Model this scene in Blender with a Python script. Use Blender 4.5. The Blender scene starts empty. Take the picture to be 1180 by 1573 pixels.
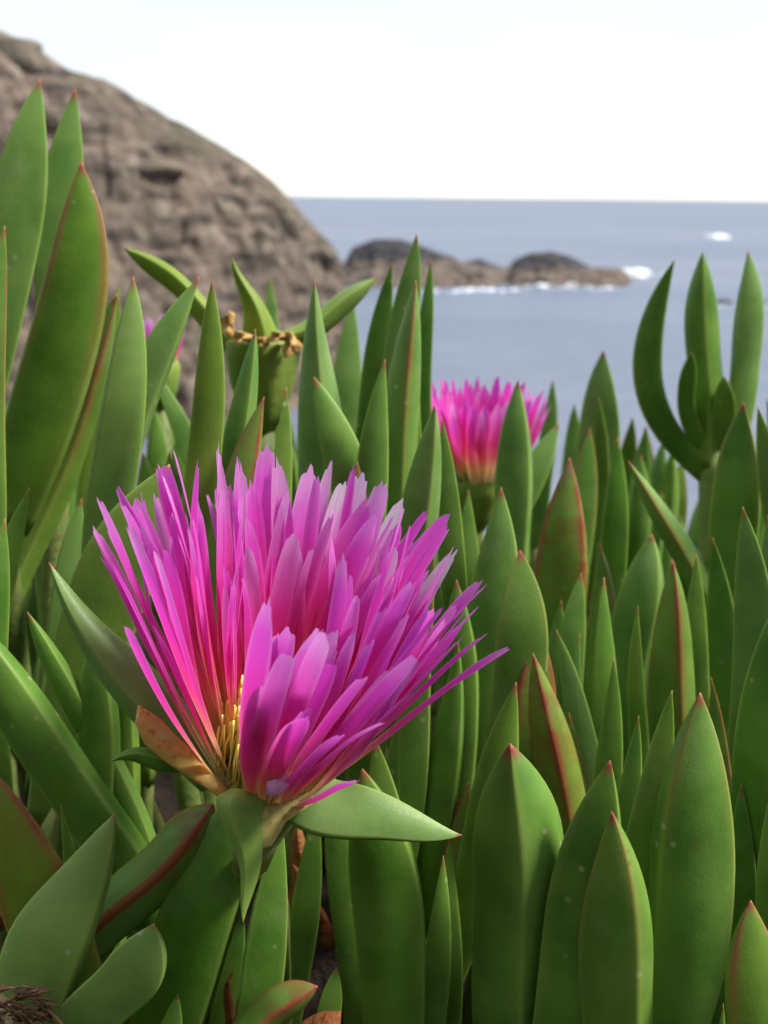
import bpy, math, random
from mathutils import Vector, Matrix, noise
R = math.radians
random.seed(7)
scene = bpy.context.scene
col = scene.collection

# ------------------------------------------------------------------ camera
W, H = 1180.0, 1573.0            # the photograph's own pixel size, used only to lay things out
FPX = 1687.0
CAM_Z = 0.17
cam_d = bpy.data.cameras.new('camera')
cam = bpy.data.objects.new('camera', cam_d); col.objects.link(cam)
cam_d.sensor_fit = 'VERTICAL'; cam_d.sensor_height = 36.0; cam_d.lens = FPX / H * 36.0
cam_d.clip_start = 0.01; cam_d.clip_end = 90000.0
cam.location = (0, 0, CAM_Z)
CAM_M = Matrix.Rotation(R(90 - 16.0), 3, 'X') @ Matrix.Rotation(R(0.6), 3, 'Z')
cam.rotation_euler = CAM_M.to_euler()
scene.camera = cam
CAM = Vector((0, 0, CAM_Z))
def ray(px, py):
    return CAM_M @ Vector(((px - W/2)/FPX, -(py - H/2)/FPX, -1.0))
def P(px, py, Y):
    r = ray(px, py); return CAM + r * (Y / r.y)
def m_per_px(p):
    return -(CAM_M.transposed() @ (p - CAM)).z / FPX
cam_d.dof.use_dof = True
cam_d.dof.focus_distance = -(CAM_M.transposed() @ (P(440, 1010, 0.158) - CAM)).z
cam_d.dof.aperture_fstop = 30.0

# ------------------------------------------------------------------ world, sun, exposure
SUN_EL, SUN_AZ = 50.0, 94.0      # azimuth from +Y towards +X
world = bpy.data.worlds.new('World'); scene.world = world; world.use_nodes = True
nt = world.node_tree; nt.nodes.clear()
wo = nt.nodes.new('ShaderNodeOutputWorld'); bg = nt.nodes.new('ShaderNodeBackground')
sky = nt.nodes.new('ShaderNodeTexSky'); sky.sky_type = 'NISHITA'; sky.sun_disc = False
sky.sun_elevation = R(SUN_EL); sky.sun_rotation = R(SUN_AZ); sky.air_density = 1.0; sky.dust_density = .4
tc = nt.nodes.new('ShaderNodeTexCoord'); mp = nt.nodes.new('ShaderNodeMapping'); mp.inputs['Scale'].default_value = (1, 1, 4)
cn = nt.nodes.new('ShaderNodeTexNoise'); cn.inputs['Scale'].default_value = 2.2; cn.inputs['Detail'].default_value = 6
cr = nt.nodes.new('ShaderNodeMapRange'); cr.inputs[1].default_value = 0.35; cr.inputs[2].default_value = 0.65
cr.inputs[3].default_value = 0.62; cr.inputs[4].default_value = 0.97
mx = nt.nodes.new('ShaderNodeMix'); mx.data_type = 'RGBA'
mx.inputs['B'].default_value = (2.3, 2.42, 2.5, 1)
nt.links.new(tc.outputs['Generated'], mp.inputs[0]); nt.links.new(mp.outputs[0], cn.inputs['Vector'])
nt.links.new(cn.outputs['Fac'], cr.inputs[0]); nt.links.new(cr.outputs[0], mx.inputs['Factor'])
nt.links.new(sky.outputs[0], mx.inputs['A']); nt.links.new(mx.outputs['Result'], bg.inputs['Color'])
bg.inputs['Strength'].default_value = 0.1
nt.links.new(bg.outputs[0], wo.inputs[0])
sd = bpy.data.lights.new('sun', 'SUN'); sd.energy = 1.5; sd.angle = R(12); sd.color = (1.0, 0.95, 0.88)
sun = bpy.data.objects.new('sun', sd); col.objects.link(sun)
sdir = Vector((math.sin(R(SUN_AZ))*math.cos(R(SUN_EL)), math.cos(R(SUN_AZ))*math.cos(R(SUN_EL)), math.sin(R(SUN_EL))))
sun.rotation_euler = sdir.to_track_quat('Z', 'Y').to_euler(); sun.location = (2, 1, 3)
vs = scene.view_settings
vs.view_transform = 'Standard'; vs.look = 'None'; vs.gamma = 1.0; vs.use_curve_mapping = False
vs.exposure = 2.0

# ------------------------------------------------------------------ node helpers
class NT:
    def __init__(s, name):
        s.m = bpy.data.materials.new(name); s.m.use_nodes = True
        s.t = s.m.node_tree; s.t.nodes.clear()
        s.out = s.t.nodes.new('ShaderNodeOutputMaterial')
    def n(s, typ, **kw):
        x = s.t.nodes.new(typ)
        for k, v in kw.items(): setattr(x, k, v)
        return x
    def put(s, sock, v):
        if isinstance(v, bpy.types.NodeSocket): s.t.links.new(v, sock)
        elif isinstance(v, (tuple, list)): sock.default_value = (*v, 1) if len(v) == 3 and len(sock.default_value) == 4 else v
        else: sock.default_value = v
    def mix(s, f, a, b, mode='MIX'):
        x = s.n('ShaderNodeMix', data_type='RGBA', blend_type=mode)
        s.put(x.inputs['Factor'], f); s.put(x.inputs['A'], a); s.put(x.inputs['B'], b)
        return x.outputs['Result']
    def math(s, op, a, b=0.0, clamp=False):
        x = s.n('ShaderNodeMath', operation=op, use_clamp=clamp); s.put(x.inputs[0], a); s.put(x.inputs[1], b); return x.outputs[0]
    def rng(s, v, a, b, c=0.0, d=1.0):
        x = s.n('ShaderNodeMapRange', interpolation_type='SMOOTHSTEP'); s.put(x.inputs[0], v)
        for i, q in enumerate((a, b, c, d)): x.inputs[i+1].default_value = q
        return x.outputs[0]
    def noise(s, vec, scale, detail=3.0, rough=0.55):
        x = s.n('ShaderNodeTexNoise'); s.put(x.inputs['Vector'], vec); x.inputs['Scale'].default_value = scale
        x.inputs['Detail'].default_value = detail; x.inputs['Roughness'].default_value = rough; return x.outputs['Fac']
    def voro(s, vec, scale, feature='F1'):
        x = s.n('ShaderNodeTexVoronoi', feature=feature); s.put(x.inputs['Vector'], vec); x.inputs['Scale'].default_value = scale; return x
    def ramp(s, v, stops):
        x = s.n('ShaderNodeValToRGB'); s.put(x.inputs[0], v); e = x.color_ramp.elements
        while len(e) < len(stops): e.new(0.5)
        for q, (p, c) in zip(e, stops): q.position = p; q.color = (*c, 1)
        return x.outputs[0]
    def bump(s, h, dist, strength=1.0):
        x = s.n('ShaderNodeBump'); s.put(x.inputs['Height'], h); x.inputs['Distance'].default_value = dist; x.inputs['Strength'].default_value = strength
        return x.outputs[0]
    def attr(s, name):
        x = s.n('ShaderNodeAttribute', attribute_name=name); return x
    def principled(s, **kw):
        x = s.n('ShaderNodeBsdfPrincipled')
        for k, v in kw.items(): s.put(x.inputs[k.replace('_', ' ')], v)
        return x.outputs[0]
    def surf(s, sh): s.t.links.new(sh, s.out.inputs[0]); return s.m
def vadd(b, a, c):
    x = b.n('ShaderNodeVectorMath', operation='ADD'); b.put(x.inputs[0], a); b.put(x.inputs[1], c); return x.outputs[0]
def obj_vec(b):
    """object coordinates moved by a random offset for each object, plus the object colour split up"""
    t = b.n('ShaderNodeTexCoord'); oi = b.n('ShaderNodeObjectInfo')
    cb = b.n('ShaderNodeCombineXYZ'); b.put(cb.inputs[0], oi.outputs['Random']); b.put(cb.inputs[1], b.math('MULTIPLY', oi.outputs['Random'], 7.3))
    sc = b.n('ShaderNodeSeparateColor'); b.put(sc.inputs[0], oi.outputs['Color'])
    return vadd(b, t.outputs['Object'], cb.outputs[0]), sc.outputs, oi.outputs['Random']

# ------------------------------------------------------------------ materials
def mat_leaf():
    b = NT('leaf_green')
    v, oc, rnd = obj_vec(b)
    a = b.attr('lf'); sp = b.n('ShaderNodeSeparateColor'); b.put(sp.inputs[0], a.outputs['Color'])
    along, edge, wide = sp.outputs[0], sp.outputs[1], sp.outputs[2]
    n1 = b.noise(v, 70, 3); n2 = b.noise(v, 420, 3)
    c = b.mix(b.rng(n1, .3, .7), (.033, .132, .005), (.094, .240, .013))
    c = b.mix(b.math('MULTIPLY', b.math('ADD', oc[2], .16, True), b.rng(n1, .25, .75, .5, 1.0)), c, (.215, .335, .115))           # waxy bloom
    c = b.mix(b.math('MULTIPLY', oc[1], b.rng(n1, .2, .75, .5, 1.0)), c, (.20, .265, .018))               # yellower leaves
    c = b.mix(b.rng(along, .14, .0, 0, .45), c, (.26, .31, .06))                                          # pale leaf bases
    c = b.mix(b.rng(n2, .56, .74, 0, .22), c, (.16, .25, .06))                                           # fine stippling
    c = b.mix(b.math('MULTIPLY', edge, .55), c, (.30, .40, .09))
    # red keels and tips
    rn = b.noise(v, 190, 4, .7)
    e1 = b.math('MULTIPLY', b.rng(wide, .25, .95), b.rng(oc[0], .5, 1.0))
    e1 = b.math('MULTIPLY', e1, b.rng(along, .30, .85, .12, 1.0))
    e1 = b.math('MULTIPLY', e1, b.rng(rn, .25, .6, .35, 1.0))
    e1 = b.math('MAXIMUM', e1, b.math('MULTIPLY', b.rng(oc[0], 1.2, 1.5), b.rng(wide, .45, .8)))
    c = b.mix(b.math('MINIMUM', b.math('MULTIPLY', e1, 1.1), .85), c, (.30, .055, .030))
    bl = b.math('MULTIPLY', b.rng(oc[0], .72, 1.0, 0, .6), b.rng(along, .35, .95))
    c = b.mix(b.math('MULTIPLY', bl, b.rng(rn, .35, .62)), c, (.20, .055, .025))
    rim = b.math('MULTIPLY', b.math('MULTIPLY', edge, b.rng(oc[0], .4, .8)), b.rng(along, .6, .95))
    c = b.mix(b.math('MULTIPLY', rim, .7), c, (.29, .03, .045))
    tipm = b.math('MULTIPLY', b.rng(along, .955, .995), b.rng(oc[0], .0, .3, .15, .9))
    c = b.mix(tipm, c, (.30, .022, .05))
    # scars and specks
    vo = b.voro(v, 210); spk = b.math('MULTIPLY', b.rng(vo.outputs['Distance'], .16, .06), b.rng(b.noise(v, 55, 1), .52, .62))
    c = b.mix(b.math('MULTIPLY', spk, .7), c, (.38, .40, .22))
    vo2 = b.voro(v, 46); sp2 = b.math('MULTIPLY', b.rng(b.math('ADD', vo2.outputs['Distance'], b.math('MULTIPLY', n2, .12)), .13, .09), b.rng(rnd, .45, .5))
    c = b.mix(b.math('MULTIPLY', sp2, .7), c, (.20, .10, .035))
    dust = b.math('MULTIPLY', b.rng(b.noise(v, 38, 5, .7), .52, .72, 0, .22), b.rng(along, .2, .9))
    c = b.mix(dust, c, (.30, .34, .20))
    brn = b.math('MULTIPLY', b.rng(b.noise(v, 95, 4, .75), .66, .72), b.rng(rnd, .25, .3)); c = b.mix(b.math('MULTIPLY', brn, .6), c, (.17, .12, .035))
    rough = b.rng(n1, .2, .8, .36, .55)
    h = b.math('ADD', b.math('MULTIPLY', n2, .35), b.math('MULTIPLY', b.noise(v, 1600, 2), .25))
    sh = b.principled(Base_Color=c, Roughness=rough, Specular_IOR_Level=.24, Subsurface_Weight=.22,
                      Subsurface_Scale=.0022, Normal=b.bump(h, .00025, .55))
    [q for q in b.t.nodes if q.type == 'BSDF_PRINCIPLED'][0].inputs['Subsurface Radius'].default_value = (.7, 1.0, .2)
    return b.surf(sh)

def mat_petal():
    b = NT('petal_magenta')
    v, oc, rnd = obj_vec(b)
    a = b.attr('lf'); sp = b.n('ShaderNodeSeparateColor'); b.put(sp.inputs[0], a.outputs['Color'])
    along, edge = sp.outputs[0], sp.outputs[1]
    st = b.attr('st')
    n = b.noise(st.outputs['Vector'], 9, 4, .6)
    s = b.math('ADD', along, b.math('MULTIPLY', b.math('SUBTRACT', n, .5), .10))
    s = b.math('ADD', s, b.math('MULTIPLY', b.math('SUBTRACT', oc[0], .5), .22))
    c = b.ramp(s, [(0.04, (.95, .84, .40)), (.17, (.95, .62, .25)), (.31, (.95, .25, .24)), (.47, (.94, .085, .36)), (.68, (.88, .060, .54)), (.90, (.80, .105, .66)), (1.0, (.86, .30, .78))])
    c = b.mix(b.math('MULTIPLY', oc[1], b.rng(along, .15, .5, .15, 1.0)), c, (.58, .032, .58))      # violet backs
    c = b.mix(b.math('MULTIPLY', oc[2], b.rng(along, .55, 1.0)), c, (.93, .74, .92))                  # bleached tips; also painted backlight on the back-right petals
    c = b.mix(b.rng(n, .45, .72, 0, .30), c, (.72, .04, .48))                                     # veins
    c = b.mix(b.math('MULTIPLY', edge, .25), c, (.95, .55, .80))
    c = b.mix(b.math('MULTIPLY', edge, b.rng(along, .5, .1, 0, .9)), c, (.97, .80, .42))
    bp = b.bump(n, .0005, .6)
    d = b.principled(Base_Color=c, Roughness=.42, Specular_IOR_Level=.32, Normal=bp)
    t = b.n('ShaderNodeBsdfTranslucent'); b.put(t.inputs[0], b.mix(.35, c, (.95, .25, .75), 'MULTIPLY')); b.put(t.inputs[0], c)
    m = b.n('ShaderNodeMixShader'); m.inputs[0].default_value = .56
    b.put(m.inputs[1], d); b.put(m.inputs[2], t.outputs[0])
    return b.surf(m.outputs[0])

def mat_simple(name, c1, c2, scale, rough=.7, bumpd=.0006, c3=None, sub=0.0):
    b = NT(name); v, oc, rnd = obj_vec(b)
    n = b.noise(v, scale, 5, .62); n2 = b.noise(v, scale*3.7, 3)
    c = b.mix(b.rng(n, .3, .7), c1, c2)
    if c3: c = b.mix(b.rng(n2, .55, .72), c, c3)
    kw = dict(Base_Color=c, Roughness=rough, Specular_IOR_Level=.25, Normal=b.bump(b.math('ADD', n, n2), bumpd, .8))
    if sub: kw.update(Subsurface_Weight=sub, Subsurface_Scale=.003)
    return b.surf(b.principled(**kw))

def mat_rock(name, cols, dark_z=None, moss=True, sc=1.0):
    b = NT(name); t = b.n('ShaderNodeTexCoord'); v = t.outputs['Object']
    n1 = b.noise(v, .22*sc, 6, .62); n2 = b.noise(v, .75*sc, 5, .62)
    mpn = b.n('ShaderNodeMapping'); mpn.inputs['Scale'].default_value = (.35, .35, 1.6); mpn.inputs['Rotation'].default_value = (0, R(18), 0); b.put(mpn.inputs[0], v)
    n3 = b.noise(mpn.outputs[0], .8*sc, 5, .6)
    c = b.mix(b.rng(n1, .32, .68), cols[0], cols[1]); c = b.mix(b.rng(n3, .42, .66), c, cols[2]); c = b.mix(b.rng(n2, .52, .70, 0, .8), c, cols[3])
    g = b.n('ShaderNodeNewGeometry'); sx = b.n('ShaderNodeSeparateXYZ'); b.put(sx.inputs[0], g.outputs['Normal'])
    if moss: c = b.mix(b.math('MULTIPLY', b.rng(sx.outputs[2], .45, .85), b.rng(n1, .52, .66, 0, .7)), c, (.085, .082, .042))
    if dark_z is not None:
        sz = b.n('ShaderNodeSeparateXYZ'); b.put(sz.inputs[0], v)
        zz = b.math('ADD', sz.outputs[2], b.math('MULTIPLY', b.math('SUBTRACT', n2, .5), 4.5))
        c = b.mix(b.rng(zz, dark_z - .6, dark_z + .9, 0, .9), c, (.030, .031, .036))
    return b.surf(b.principled(Base_Color=c, Roughness=.88, Specular_IOR_Level=.2, Normal=b.bump(b.math('ADD', n2, n3), .3, .7)))

def mat_sea():
    b = NT('sea_water'); t = b.n('ShaderNodeTexCoord'); v = t.outputs['Object']
    mpn = b.n('ShaderNodeMapping'); mpn.inputs['Scale'].default_value = (.35, 1.0, 1); b.put(mpn.inputs[0], v)
    w1 = b.noise(mpn.outputs[0], .9, 5, .6); w2 = b.noise(mpn.outputs[0], .05, 4, .55)
    m2 = b.n('ShaderNodeMapping'); m2.inputs['Scale'].default_value = (.12, 1.0, 1); b.put(m2.inputs[0], v)
    w3 = b.noise(m2.outputs[0], .012, 4, .6)
    c = b.mix(b.rng(w2, .35, .65), (.135, .155, .205), (.180, .197, .245))
    c = b.mix(b.rng(w3, .4, .65, 0, .6), c, (.115, .145, .21))
    c = b.mix(b.rng(w1, .42, .62, 0, .35), c, (.09, .11, .16))
    c = b.mix(b.rng(w1, .66, .76, 0, .6), c, (.34, .37, .42))
    return b.surf(b.principled(Base_Color=c, Roughness=.42, Specular_IOR_Level=.16, Normal=b.bump(b.math('ADD', w1, w2), .5, .55)))

def mat_stamen():
    b = NT('stamen_yellow'); v, oc, rnd = obj_vec(b)
    n = b.noise(v, 600, 2)
    return b.surf(b.principled(Base_Color=b.mix(b.rng(n, .3, .7), (.92, .70, .10), (.95, .84, .30)), Roughness=.6, Specular_IOR_Level=.2, Subsurface_Weight=.2, Subsurface_Scale=.001))

M_LEAF = mat_leaf(); M_PETAL = mat_petal(); M_STAMEN = mat_stamen()
M_STEM = mat_simple('stem_green', (.10, .16, .035), (.20, .24, .07), 160, .55, .0003, (.19, .12, .05), .15)
M_BARK = mat_simple('old_stem', (.16, .12, .06), (.26, .23, .13), 240, .8, .0008, (.10, .055, .03))
M_FIBRE = mat_simple('papery_fibre', (.24, .13, .07), (.12, .06, .035), 400, .85, .0004)
M_MEMB = mat_simple('membrane', (.50, .24, .045), (.46, .34, .12), 170, .5, .0003, (.30, .12, .03), .4)
M_CALYX = mat_simple('calyx_green', (.24, .27, .10), (.36, .33, .13), 150, .5, .0003, (.17, .23, .07), .25)
M_FRUIT = mat_simple('fruit_green', (.15, .25, .035), (.24, .30, .06), 120, .5, .0003, None, .25)
M_DRY = mat_simple('dry_leaf', (.30, .085, .030), (.40, .17, .06), 130, .75, .0008, (.16, .045, .022))
M_SOIL = mat_simple('soil', (.018, .012, .008), (.036, .021, .013), 90, .95, .004, (.014, .008, .006))
M_ROCK = mat_rock('headland_rock', [(.180, .134, .102), (.115, .090, .070), (.042, .034, .028), (.245, .200, .155)])
M_BOULDER = mat_rock('boulder_rock', [(.175, .14, .10), (.13, .11, .082), (.07, .058, .046), (.22, .185, .135)], sc=1.5)
ISL = [(.165, .125, .098), (.12, .095, .078), (.085, .07, .06), (.19, .15, .12)]
M_ISLET = mat_rock('islet_rock', ISL, dark_z=-8.9, moss=False)
M_ISLET2 = mat_rock('islet_rock_low', ISL, dark_z=-9.9, moss=False)
M_REEF = mat_rock('reef_rock', [(.05, .05, .055), (.08, .07, .065), (.05, .045, .045), (.10, .09, .08)], moss=False)
M_FOAM = mat_simple('foam_white', (.86, .88, .90), (.74, .78, .82), 1.5, .8, .05)
M_SEA = mat_sea()

# ------------------------------------------------------------------ object helpers
def mesh_obj(name, verts, faces, mat, parent=None, smooth=True, lf=None, st=None):
    org = parent_world(parent)
    me = bpy.data.meshes.new(name)
    me.from_pydata([(v[0]-org.x, v[1]-org.y, v[2]-org.z) for v in verts], [], faces)
    if smooth: me.polygons.foreach_set('use_smooth', [True]*len(me.polygons))
    if lf:
        at = me.attributes.new('lf', 'FLOAT_COLOR', 'POINT'); flat = []
        for q in lf: flat += [q[0], q[1], q[2], 1.0]
        at.data.foreach_set('color', flat)
    if st:
        at = me.attributes.new('st', 'FLOAT_VECTOR', 'POINT'); flat = []
        for q in st: flat += list(q)
        at.data.foreach_set('vector', flat)
    me.materials.append(mat); me.update()
    o = bpy.data.objects.new(name, me); col.objects.link(o)
    if parent: o.parent = parent
    return o
def parent_world(p):
    v = Vector((0, 0, 0))
    while p is not None: v += p.location; p = p.parent
    return v
def thing(name, label, cat, loc, group=None):
    o = bpy.data.objects.new(name, None); col.objects.link(o); o.location = loc; o.empty_display_size = .01
    o['label'] = label; o['category'] = cat
    if group: o['group'] = group
    return o
def tag(o, label, cat, group=None):
    o['label'] = label; o['category'] = cat
    if group: o['group'] = group
    return o
def smooth01(t): t = max(0., min(1., t)); return t*t*(3-2*t)

def tube(pts, radii, seg=8, cap=True):
    V, F = [], []
    n = len(pts); prev = None
    for i, p in enumerate(pts):
        t = (pts[min(i+1, n-1)] - pts[max(i-1, 0)]).normalized()
        u = t.orthogonal().normalized() if prev is None else (prev - t*prev.dot(t)).normalized()
        prev = u; w = t.cross(u)
        for k in range(seg):
            a = 2*math.pi*k/seg; V.append(p + (u*math.cos(a) + w*math.sin(a))*radii[i])
    for i in range(n-1):
        for k in range(seg):
            k2 = (k+1) % seg; F.append((i*seg+k, i*seg+k2, (i+1)*seg+k2, (i+1)*seg+k))
    if cap: F.append(tuple(range(seg-1, -1, -1))); F.append(tuple((n-1)*seg+k for k in range(seg)))
    return V, F
def merge(parts):
    V, F = [], []
    for v, f in parts:
        o = len(V); V += v; F += [tuple(i+o for i in q) for q in f]
    return V, F

# ------------------------------------------------------------------ the succulent leaf
US = (0., .05, .17, .38, .62, .83, .95)
def section(kang, shape=1.0):
    """rounded three-cornered section; keel at angle kang, the flat upper face opposite"""
    cor = [Vector((math.cos(kang+d), math.sin(kang+d))) for d in (0, R(118), R(242))]
    pts = []
    for i in range(3):
        A, B = cor[i], cor[(i+1) % 3]; mid = (A+B)/2; out = mid.normalized()
        bul = .27 if i != 1 else .13
        for u in US:
            p = A.lerp(B, u) + out*(bul*4*u*(1-u))
            d = min(u, 1-u)
            pts.append((p, 1.0 if d < .01 else (.35 if d < .08 else 0.0), max(0, 1 - d/.26)))
    return pts
def leaf_profile(s, tip, rnd):
    if tip == 'horn': return min(1, .35 + s/.10)*max(.0, (1-s)**.85)*(.9+.1*math.sin(s*6+rnd))
    sm, pk, pw, base = {'p': (.40, .56, 2.45, .80), 'b': (.45, .66, 2.6, .78), 'n': (.30, .40, 1.75, .82), 'w': (.12, .30, 1.9, .95), 's': (.25, .32, 1.8, .6)}[tip]
    lo = base + (1-base)*math.sin(min(1, s/sm)*math.pi/2)
    return lo if s < pk else max(0., lo*(1 - ((s-pk)/(1-pk))**pw))
def leaf_geo(base, tip3, wid, bow=0., k=None, tip='p', rnd=0., dbow=0., nring=26, twist=0.):
    """base/tip3 world points, wid = widest breadth in metres, bow = sideways bend, dbow = bend away"""
    ax = tip3 - base; mid = (base+tip3)/2
    v = (mid - CAM).normalized(); t0 = ax.normalized()
    side0 = v.cross(t0).normalized(); nc0 = side0.cross(t0)
    kang = R(270) + (rnd-.5)*.35 if k is None else R(90) - math.asin(max(-.97, min(.97, k)))
    sec = section(kang)
    half = max(abs(p.x) for p, _, _ in sec)
    cs = (max(p.x for p, _, _ in sec) + min(p.x for p, _, _ in sec))/2
    spn = (max(p.x for p, _, _ in sec) - min(p.x for p, _, _ in sec))/2
    sc = wid/2/spn
    V, F, LF = [], [], []
    ns = len(sec)
    def pos(s): return base + ax*s + side0*(bow*4*s*(1-s) + .0006*math.sin(7*s+rnd*20)) + nc0*(-dbow*4*s*(1-s))
    ss = [1-(1-i/(nring-1))**1.35 for i in range(nring)]
    for i, s in enumerate(ss):
        p = pos(s); t = (pos(min(1, s+.02)) - pos(max(0, s-.02))).normalized()
        sd = (side0 - t*side0.dot(t)).normalized(); nc = sd.cross(t)
        r = max(leaf_profile(s, tip, rnd), .015 if i == nring-1 else .0)*sc
        tw = twist*(s-.5); ct, sn = math.cos(tw), math.sin(tw)
        wob = 1 + .035*math.sin(9*s + rnd*31)
        for j, (q, e, wd) in enumerate(sec):
            x, y = q.x-cs, q.y*.74
            x, y = x*ct - y*sn, x*sn + y*ct
            V.append(p + sd*(x*r*wob) + nc*(y*r)); LF.append((s, e, wd))
    for i in range(nring-1):
        for j in range(ns):
            j2 = (j+1) % ns; F.append((i*ns+j, i*ns+j2, (i+1)*ns+j2, (i+1)*ns+j))
    F.append(tuple(range(ns-1, -1, -1))); F.append(tuple((nring-1)*ns+j for j in range(ns)))
    return V, F, LF
def add_leaf(parent, base, tip3, wid, red=.2, yel=.1, bl=.2, name='leaf', mat=None, **kw):
    V, F, LF = leaf_geo(base, tip3, wid, rnd=random.random(), **kw)
    o = mesh_obj(name, V, F, mat or M_LEAF, parent, lf=LF)
    o.color = (red, yel, bl, 1)
    return o

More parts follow.
